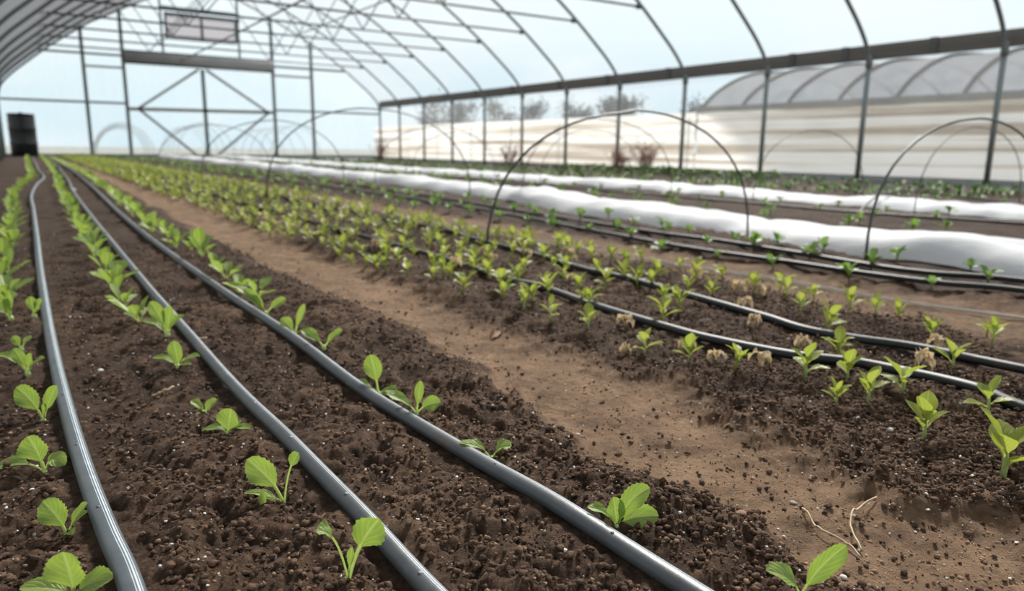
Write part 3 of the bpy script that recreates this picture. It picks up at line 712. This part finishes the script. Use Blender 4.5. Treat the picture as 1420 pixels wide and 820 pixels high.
b = MB(); leaf_geo(b, (0, 0, .002), (.020, .004, .010), (.040, .006, .002), .010, (.1, -.4, 1), .0, 'lance', 12, 6, ruf=.5, cup=.6)
tag(b.obj('dead_leaf', M['dryleaf'], loc=(.468, .375, hz(.468, .375)), uv=True), 'curled brown dead leaf lying on the bed edge beside the trodden path', 'leaf')
b = MB(); leaf_geo(b, (0, 0, .002), (.012, .004, .008), (.03, .02, .001), .010, (.1, -.4, 1), .0, 'lance', 10, 6, ruf=.5, cup=.6)
tag(b.obj('dead_leaf', M['dryleaf'], loc=(.455, .72, hz(.455, .72)), uv=True), 'small brown dead leaf upright on the far part of the path edge', 'leaf')

# ------------------------------------------------------------------ low wire hoops inside
def hoop(x0, x1, y, h, r, label, dy=0, lean=0):
    b = MB(); P = []; n = 26
    for i_ in range(n+1):
        a_ = PI*i_/n; c_ = -math.cos(a_)
        P.append(((x0+x1)/2+(x1-x0)/2*c_*(1+.0*math.sin(a_)), y+dy*(i_/n-.5)+lean*math.sin(a_), hzs(x0 if c_ < 0 else x1, y)-.01+h*abs(math.sin(a_))**.75))
    b.tube(P, r, 7); tag(b.obj('wire_hoop', M['wire']), label, 'hoop')
hoop(.80, 1.55, 1.245, .315, .0027, 'thick wire hoop arching highest in front of the dead weeds', dy=-.08)
hoop(.82, 1.72, 2.95, .385, .0028, 'wire hoop arching before the corner where end wall meets side wall', dy=-.1)
hoop(1.50, 2.50, .88, .32, .0030, 'wire hoop arching over the wide row cover at the picture edge', dy=.05)
hoop(1.80, 2.72, 2.6, .37, .0022, 'thin wire hoop over the wide row cover inside the thick hoop')
hoop(1.85, 2.75, 4.3, .37, .0022, 'thin wire hoop over the wide row cover, third along')
hoop(2.65, 3.50, 2.05, .33, .0020, 'thin wire hoop over the second row cover left of the tall steel post')
hoop(2.65, 3.50, 1.35, .33, .0020, 'thin wire hoop over the second row cover under the thicker wire hoop')
hoop(2.70, 3.55, 3.7, .36, .0022, 'thin wire hoop over the second row cover amid the side wall')
hoop(2.75, 3.60, 5.6, .36, .0022, 'thin wire hoop over the second row cover toward the corner')
hoop(.90, 1.80, 4.7, .39, .003, 'wire hoop behind the corner hoop over the strip by the cord')
hoop(.92, 1.82, 6.5, .40, .003, 'small far wire hoop over the strip by the cord, third from the end')

# ------------------------------------------------------------------ greenhouse frame
XC = 3.37
PROF = catmull([(0, 3.33), (.4, 3.235), (.76, 3.10), (1.2, 2.90), (1.95, 2.52), (2.16, 2.41), (2.8, 1.98), (3.3, 1.59), (3.53, 1.39), (3.67, 1.22), (3.73, 1.02)], 5)
def arch(side, xc=XC, half=None, prof=PROF):
    half = half or (XR-XC if side > 0 else XC-XL)
    return [(xc+side*p[0]*half/3.73, p[1]) for p in prof]
def web(b, A, B, y, r): b.tube([(A[0], y, A[1]), (B[0], y, B[1])], r, 6)
def prof_z(d):
    P = np.array(PROF); return float(np.interp(d, P[:, 0], P[:, 1]))
ords = ['first', 'second', 'third', 'fourth', 'fifth', 'sixth', 'seventh', 'eighth', 'ninth', 'tenth', 'eleventh', 'twelfth']
YB = [3.02, 4.23, 5.42, 6.65, 7.87, 9.07, 10.27, 11.47, 12.67, 13.87, 15.05, 16.10]
for k_, y in enumerate(YB):
    lab = 'steel roof bow with posts, %s from the picture edge along the side wall' % ords[k_] if k_ < 11 else 'steel roof bow framing the end wall'
    root = empty('greenhouse_bow', (XC, y, 0)); tag(root, lab, 'frame', 'steel bows carrying the roof film')
    O = Vector((XC, y, 0))
    b = MB()
    rt = arch(1)[::-1]; lf = arch(-1)
    P = [Vector((x, 0, z))-Vector((XC, 0, 0)) for x, z in lf[::-1]+rt[::-1][1:]]
    r = .020
    b.tube(P, r, 8); b.obj('rafter', M['steel'], root)
    b = MB(); b.tube([(XR-XC-.0, 0, -.15), (XR-XC, 0, 1.17)], .026, 8); b.tube([(XR-XC, 0, 1.05), (XR-XC, 0, 1.16)], .034, 8); b.obj('post', M['steel'], root)
    b = MB(); b.tube([(XL-XC, 0, -.10), (XL-XC, 0, 1.17)], .022, 8); b.obj('post', M['steel'], root)
    if k_ < 11:
        b = MB(); b.tube([(.43-XC, 0, 1.87), (6.24-XC, 0, 1.88)], .014, 7)
        for xx, zz in ((.43, 1.87), (6.24, 1.88)): b.tube([(xx-XC-.03, 0, zz), (xx-XC+.03, 0, zz)], .028, 7)
        b.obj('collar_tie', M['steel_dark'], root)
        for A, B in (((1.67, prof_z(XC-1.67)), (2.17, 1.88)), ((2.17, 1.88), (XC, 3.3)), ((4.30, 1.88), (XC, 3.3)), ((4.85, prof_z(4.85-XC)), (4.30, 1.88))):
            b = MB(); b.tube([(A[0]-XC, 0, A[1]), (B[0]-XC, 0, B[1])], .009, 6); b.obj('web_brace', M['steel_dark'], root)
# purlins
for (x, z, lab) in ((XC, 3.29, 'steel pipe running under the ridge of the roof'), (5.2, prof_z(5.2-XC)-.03, 'steel pipe running along the roof slope above the side wall with trees'),
                    (1.5, prof_z(XC-1.5)-.03, 'steel pipe running along the roof slope above the black tank'), (2.86, 1.85, 'steel pipe running along the roof cross ties toward the rolled curtain')):
    b = MB(); b.tube([(x, 2.0, z), (x, 9, z), (x, 16.1, z)], .012, 6); tag(b.obj('roof_purlin', M['steel_dark']), lab, 'pipe')

# films
def loft(name, prof2d, y0, y1, mat, ny=40, wob=.004):
    V = []; F = []
    n = len(prof2d)
    for i_ in range(ny+1):
        y = y0+(y1-y0)*i_/ny
        for (x, z) in prof2d: V.append((x, y, z))
    for i_ in range(ny):
        for k_ in range(n-1):
            a_ = i_*n+k_; F.append((a_, a_+1, a_+n+1, a_+n))
    return link(name, mesh(name, V, F, mat))
pf = [(x, z+.025) for x, z in (arch(-1)[::-1]+arch(1)[1:])]
pf = [(x+(.03 if x > XC else -.03)*min(1, abs(x-XC)/3.5), z) for x, z in pf]
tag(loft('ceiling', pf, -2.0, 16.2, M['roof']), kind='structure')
wr = loft('wall_right', [(XR+.045, -.2), (XR+.045, .4), (XR+.045, .8), (XR+.045, 1.24)], -1.0, 16.2, M['side']); tag(wr, kind='structure')
b = MB()
b.box((XR+.03, -1.0, 1.125), (XR+.07, 16.2, 1.27)); b.obj('hip_board', M['hip'], wr, smooth=False)
b = MB()
for yy in (3.6, 4.48, 5.1, 6.95, 8.15, 9.3, 10.6, 11.8, 13): b.box((XR+.012, yy, 1.12), (XR+.032, yy+.07, 1.275))
b.obj('splice_block', M['steel_dark'], wr, smooth=False)
b = MB(); b.box((XR+.03, -1.0, -.2), (XR+.07, 16.2, .0)); b.obj('base_board', M['base'], wr, smooth=False)
wl = loft('wall_left', [(XL-.03, -.2), (XL-.03, .5), (XL-.03, 1.2)], -1.0, 16.2, M['curtain']); tag(wl, kind='structure')
b = MB(); b.box((XL-.07, -1, 1.1), (XL-.03, 16.2, 1.22)); b.obj('hip_board', M['hip'], wl, smooth=False)
b = MB(); b.box((XL-.07, -1, -.1), (XL-.03, 16.2, .03)); b.obj('base_board', M['base'], wl, smooth=False)
# end wall film: fill under the arch
V = []; F = []
out = [(x, z) for x, z in (arch(-1)[::-1]+arch(1)[1:])]
V = [(x, YE+.03, z) for x, z in out]+[(x, YE+.03, -.2) for x, z in out]; n = len(out)
F = [(i_, i_+1, n+i_+1, n+i_) for i_ in range(n-1)]
we = link('wall_far', mesh('wall_far', V, F, M['end'])); tag(we, kind='structure')
for x, z0, z1 in ((1.18, -.1, prof_z(XC-1.18)), (1.85, -.1, prof_z(XC-1.85)), (4.68, -.1, prof_z(4.68-XC)), (5.52, -.1, prof_z(5.52-XC)), (2.57, 1.97, prof_z(XC-2.57)), (4.02, 1.97, prof_z(4.02-XC))):
    b = MB(); r = .03 if z0 < 0 else .018; b.box((x-r, YE-.05, z0), (x+r, YE-.005, z1)); b.obj('post', M['steel'], we, smooth=False)
for x0, x1, z, r in ((XL, 1.85, 1.0, .02), (4.68, XR, .98, .02), (.45, 1.85, 1.885, .02), (4.68, 6.28, 1.885, .022), (1.18, 1.85, 1.66, .018), (4.68, 5.52, 1.70, .018), (2.55, 4.04, 2.86, .022), (XL, XR, .0, .04)):
    b = MB(); b.box((x0, YE-.035, z-r), (x1, YE-.006, z+r)); b.obj('girt', M['steel'] if z > .1 else M['base'], we, smooth=False)
# double door
dr = empty('door_1', (3.27, YE-.03, 0)); tag(dr, kind='structure')
def bar(P, Q, r, name, mat='steel', y=YE-.06):
    b = MB(); P = Vector((P[0]-3.27, 0, P[1])); Q = Vector((Q[0]-3.27, 0, Q[1])); d = (Q-P).normalized(); nrm = Vector((-d.z, 0, d.x))*r
    V = [P+nrm, P-nrm, Q-nrm, Q+nrm]; V = [v+Vector((0, -.012, 0)) for v in V]+[v+Vector((0, .012, 0)) for v in V]
    b.add(V, [(0, 1, 2, 3), (7, 6, 5, 4), (0, 4, 5, 1), (1, 5, 6, 2), (2, 6, 7, 3), (3, 7, 4, 0)]); b.obj(name, M[mat], dr, smooth=False)
M['doorbar'] = simple('door_timber', (.40, .40, .385), .8, 0, .1, 8)
bar((3.27, -.05), (3.27, 1.72), .035, 'centre_post')
bar((1.88, .90), (4.66, .93), .035, 'cross_rail', 'doorbar')
bar((3.2, 1.72), (2.05, .92), .025, 'diagonal_brace', 'doorbar'); bar((3.34, 1.72), (4.55, .92), .025, 'diagonal_brace', 'doorbar')
bar((2.05, .90), (3.05, .02), .025, 'diagonal_brace', 'doorbar'); bar((4.55, .92), (3.45, .02), .025, 'diagonal_brace', 'doorbar')
# rolled curtain over the door
b = MB(); P = [(1.87, YE-.12, 1.86), (4.68, YE-.12, 1.86)]
prof = [(math.cos(2*PI*k_/14)*.45, math.sin(2*PI*k_/14)) for k_ in range(14)]
b.tube(P, .125, 14, prof); o = b.obj('rolled_curtain', M['panel']); tag(o, 'grey rolled-up curtain above the double door in the end wall', 'curtain')
b = MB(); b.tube([(1.87, YE-.16, 1.755), (4.68, YE-.16, 1.755)], .022, 8); b.obj('roller_bar', M['steel_dark'], o)
# vent
w = empty('window_1', (3.27, YE-.06, 2.5)); tag(w, kind='structure')
for nm, a_, c_ in (('frame', (-.62, -.02, .20), (.78, .02, .26)), ('frame', (-.62, -.02, -.24), (.68, .02, -.21)), ('frame', (-.64, -.02, -.24), (-.60, .02, .26)), ('frame', (.68, -.02, -.22), (.72, .02, .2)), ('mullion', (.02, -.02, -.22), (.06, .02, .2))):
    b = MB(); b.box(a_, c_); b.obj(nm, M['steel_dark'], w, smooth=False)
b = MB(); b.box((-.6, .0, -.21), (.68, .008, .2)); b.obj('shutter', M['shutter'], w, smooth=False)

# black barrel
t = empty('water_tank', (.105, 15.55, -.01)); tag(t, 'black plastic water barrel standing in the far corner by the end wall', 'tank')
def lathe(P, n=32):
    b = MB(); V = []; F = []
    for r_, z in P:
        for k_ in range(n): a_ = 2*PI*k_/n; V.append((r_*math.cos(a_), r_*math.sin(a_), z))
    for i_ in range(len(P)-1):
        for k_ in range(n): F.append((i_*n+k_, i_*n+(k_+1) % n, (i_+1)*n+(k_+1) % n, (i_+1)*n+k_))
    F.append(tuple(range(n-1, -1, -1))); F.append(tuple(range((len(P)-1)*n, len(P)*n))); b.add(V, F); return b
lathe([(.19, 0), (.205, .02), (.205, .20), (.212, .215), (.212, .235), (.205, .25), (.205, .46), (.212, .475), (.212, .495), (.205, .51), (.205, .67), (.195, .71), (.18, .715)]).obj('drum', M['barrel'], t)
lathe([(.20, .70), (.208, .705), (.208, .73), (.19, .742), (.05, .745)]).obj('lid', M['barrel'], t)
b = lathe([(.03, .742), (.03, .76), (.02, .762)], 12); o = b.obj('bung', M['barrel'], t)

# ------------------------------------------------------------------ outside
# stalks and hoops beyond the end wall
for x, y, h in ((.9, 17.5, .32), (1.12, 17.5, .36), (2.2, 18, .3), (3.0, 17.6, .3), (5.4, 17.6, .34), (5.9, 17.4, .36)):
    b = MB()
    for q in range(5): b.tube([(rnd(-.02, .02), 0, 0), (rnd(-.05, .05), rnd(-.03, .03), h*rnd(.7, 1))], [.008, .005], 4)
    for q in range(6): b.tube([(rnd(-.03, .03), 0, h*rnd(.6, .95)), (rnd(-.08, .08), 0, h*rnd(.75, 1.05))], [.01, .014], 4)
    tag(b.obj('dead_stalk', M['trunk'], loc=(x, y, -.3)), 'dead weed stalks standing outside behind the end wall film', 'weed', 'dead stalks outside the end wall')
for x0, n_, yb, h in ((1.3, 5, 18.2, .72), (3.0, 5, 18.2, .78), (5.1, 5, 18.2, .76)):
    for k_ in range(n_):
        b = MB(); P = []
        for i_ in range(19):
            a_ = PI*i_/18; P.append((x0+.14*k_+.65*(1-math.cos(a_)), yb+k_*1.5, -.32+(h+.28)*abs(math.sin(a_))**.8))
        b.tube(P, .010, 6); tag(b.obj('tunnel_hoop', M['wire']), 'faint wire tunnel hoop standing outdoors behind the end wall film', 'hoop', 'tunnel hoops outside the end wall')

# neighbouring tunnel
NXW, NXC = 14.2, 17.93
nt = empty('neighboring_tunnel', (NXW, 6, -.3)); tag(nt, 'neighbouring plastic tunnel greenhouse with wrinkled white sidewall seen through the side wall', 'greenhouse')
def wsheet(name, y0, y1, z0, z1, x, parent):
    V = []; F = []; ny_ = int((y1-y0)*14); nz_ = 40
    for i_ in range(ny_+1):
        y = y0+(y1-y0)*i_/ny_
        for k_ in range(nz_+1):
            z = z0+(z1-z0)*k_/nz_
            ph = z*13+.5*math.sin(y*.5)+.3*math.sin(y*1.1+z*4)
            V.append((x-.035*abs(math.sin(ph))**1.3-.01*math.sin(y*1.1+z*9), y, z))
    for i_ in range(ny_):
        for k_ in range(nz_):
            a_ = i_*(nz_+1)+k_; F.append((a_, a_+nz_+1, a_+nz_+2, a_+1))
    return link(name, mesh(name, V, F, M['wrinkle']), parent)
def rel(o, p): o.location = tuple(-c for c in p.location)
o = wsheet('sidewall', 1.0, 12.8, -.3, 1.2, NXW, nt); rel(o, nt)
b = MB(); b.box((NXW-.06, 1.0, 1.17), (NXW, 12.8, 1.29)); o = b.obj('hip_board', M['steel_dark'], nt, smooth=False); rel(o, nt)
NPR = catmull([(0, 2.33), (1.5, 2.22), (2.4, 2.0), (3.1, 1.68), (3.5, 1.40), (3.73, 1.15)], 5)
na = [(NXC-p[0], p[1]) for p in NPR][::-1]+[(NXC+p[0], p[1]) for p in NPR][1:]
o = loft('roof_film', na, 1.0, 12.8, M['nroof'], 24); o.parent = nt; rel(o, nt)
k_ = 0; y = 12.75
while y > 1.5:
    b = MB(); b.tube([(x, y, z+.02) for x, z in na], .045, 6); o = b.obj('bow', M['dark_bow'], nt); rel(o, nt); y -= 1.22
n2_ = empty('plastic_fence', (NXW+.05, 22, -.3)); tag(n2_, 'long low wall of wrinkled white plastic running toward the bare trees', 'fence')
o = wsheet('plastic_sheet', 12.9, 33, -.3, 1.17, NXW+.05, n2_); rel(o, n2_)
b = MB()
for q in range(8): b.tube([(NXW+.12, 13.2+q*2.7, -.3), (NXW+.12, 13.2+q*2.7, 1.15)], .03, 6)
o = b.obj('support_post', M['steel_dark'], n2_); rel(o, n2_)

# bare trees far off
def tree(x, y, h, wd, label, dens=900):
    root = empty('bare_tree', (x, y, -.3)); tag(root, label, 'tree', 'trees beyond the white plastic wall')
    b = MB(); b.tube([(0, 0, 0), (.05, 0, h*.3), (0, 0, h*.55)], [.22, .16, .09], 7)
    for q in range(16):
        a_ = rnd(0, 6.3); z0 = h*rnd(.22, .55); L = wd*rnd(.25, .5); b.tube([(0, 0, z0), (math.cos(a_)*L*.6, math.sin(a_)*L*.6, z0+h*.15), (math.cos(a_)*L, math.sin(a_)*L, z0+h*rnd(.2, .38))], [.07, .045, .015], 5)
    b.obj('trunk', M['trunk'], root)
    b = MB()
    blobs = [(rnd(-.30, .30)*wd, rnd(-.3, .3)*wd, h*rnd(.45, .86), rnd(.16, .30)*wd) for _ in range(9)]
    for q in range(dens):
        bx_, by_, bz_, br_ = random.choice(blobs)
        p = Vector((bx_+random.gauss(0, .5)*br_, by_+random.gauss(0, .5)*br_, bz_+random.gauss(0, .5)*br_))
        d = Vector((rnd(-1, 1), rnd(-1, 1), rnd(-.2, 1))).normalized()*rnd(.15, .4); sd = d.cross(Vector((rnd(-1, 1), rnd(-1, 1), 0))).normalized()*rnd(.04, .10)
        b.add([p-sd, p+sd, p+d], [(0, 1, 2)])
    b.obj('twigs', M['crown'], root)
tree(40, 62, 5.9, 3.6, 'bare rounded tree, larger of the pair above the white plastic wall')
tree(40, 56.5, 5.2, 3.0, 'bare tree right beside the larger rounded one above the white wall')
for x, y, h, wd, lab in ((40, 49.5, 5.0, 3.4, 'dark bushy tree starting the thick clump past the bare pair'), (44.5, 49.5, 5.2, 3.4, 'dark bushy tree in the middle of the thick clump'), (40, 44, 4.6, 3.0, 'dark bushy tree ending the thick clump'),
                         (40, 36.5, 4.2, 3.2, 'low bushy tree near the gable of the neighbouring tunnel'), (40, 74, 5.8, 5, 'low hazy tree nearest the end wall corner'), (40, 69, 5.6, 4, 'low hazy tree between the corner and the bare pair')):
    tree(x, y, h, wd, lab, 1300)

# ------------------------------------------------------------------ camera
cam = bpy.data.cameras.new('camera'); co_ = bpy.data.objects.new('camera', cam); COL.objects.link(co_); scene.camera = co_
Rm = np.array([[0.82996, -0.1021, 0.54841], [-0.55772, -0.17155, 0.81211], [0.01116, -0.97987, -0.19932]])
mat = Matrix([[Rm[0, 0], -Rm[0, 1], -Rm[0, 2], 0], [Rm[1, 0], -Rm[1, 1], -Rm[1, 2], 0], [Rm[2, 0], -Rm[2, 1], -Rm[2, 2], CAMH], [0, 0, 0, 1]])
co_.matrix_world = mat
cam.sensor_width = 36; cam.sensor_fit = 'HORIZONTAL'; cam.lens = 1000/1420*36; cam.clip_start = .01; cam.clip_end = 500
cam.dof.use_dof = True; cam.dof.focus_distance = .43; cam.dof.aperture_fstop = 9.2

# ------------------------------------------------------------------ light
w = bpy.data.worlds.new('sky'); scene.world = w; w.use_nodes = True; t = w.node_tree; t.nodes.clear()
N = NT.__new__(NT); N.t = t; N.m = w
tc = t.nodes.new('ShaderNodeTexCoord').outputs['Generated']
sp = N.n('ShaderNodeSeparateXYZ', {0: tc})
grad = N.ramp(sp.outputs[2], [(.0, (.55, .72, .82)), (.06, (.62, .78, .86)), (.14, (.80, .91, .95)), (.24, (.90, .96, .98)), (1.0, (.90, .96, 1.0))])
mp = N.n('ShaderNodeMapping', {'Vector': tc, 'Scale': (3, 3, 9)}).outputs[0]
nz = noise_n(N, 1.3, 5, mp, .55)
cl = N.ramp(nz, [(.42, (0, 0, 0)), (.62, (1, 1, 1))])
skyc = N.mix(N.math('MULTIPLY', cl, .45), grad, (.92, .95, .97))
# clearer blue low over the side wall
sx = N.math('MULTIPLY', N.math('GREATER_THAN', sp.outputs[0], .5), 1.0)
bg = N.n('ShaderNodeBackground', {'Color': skyc, 'Strength': 1.12})
ow = t.nodes.new('ShaderNodeOutputWorld'); t.links.new(bg.outputs[0], ow.inputs[0])
sun = bpy.data.lights.new('sun', 'SUN'); sun.energy = 6.8; sun.angle = math.radians(11); sun.color = (1, .96, .90)
so = bpy.data.objects.new('sun', sun); COL.objects.link(so)
d = Vector((.72, .62, .80)).normalized(); so.rotation_euler = d.to_track_quat('Z', 'Y').to_euler()
scene.view_settings.view_transform = 'Standard'; scene.view_settings.look = 'None'; scene.view_settings.exposure = 0; scene.view_settings.gamma = 1
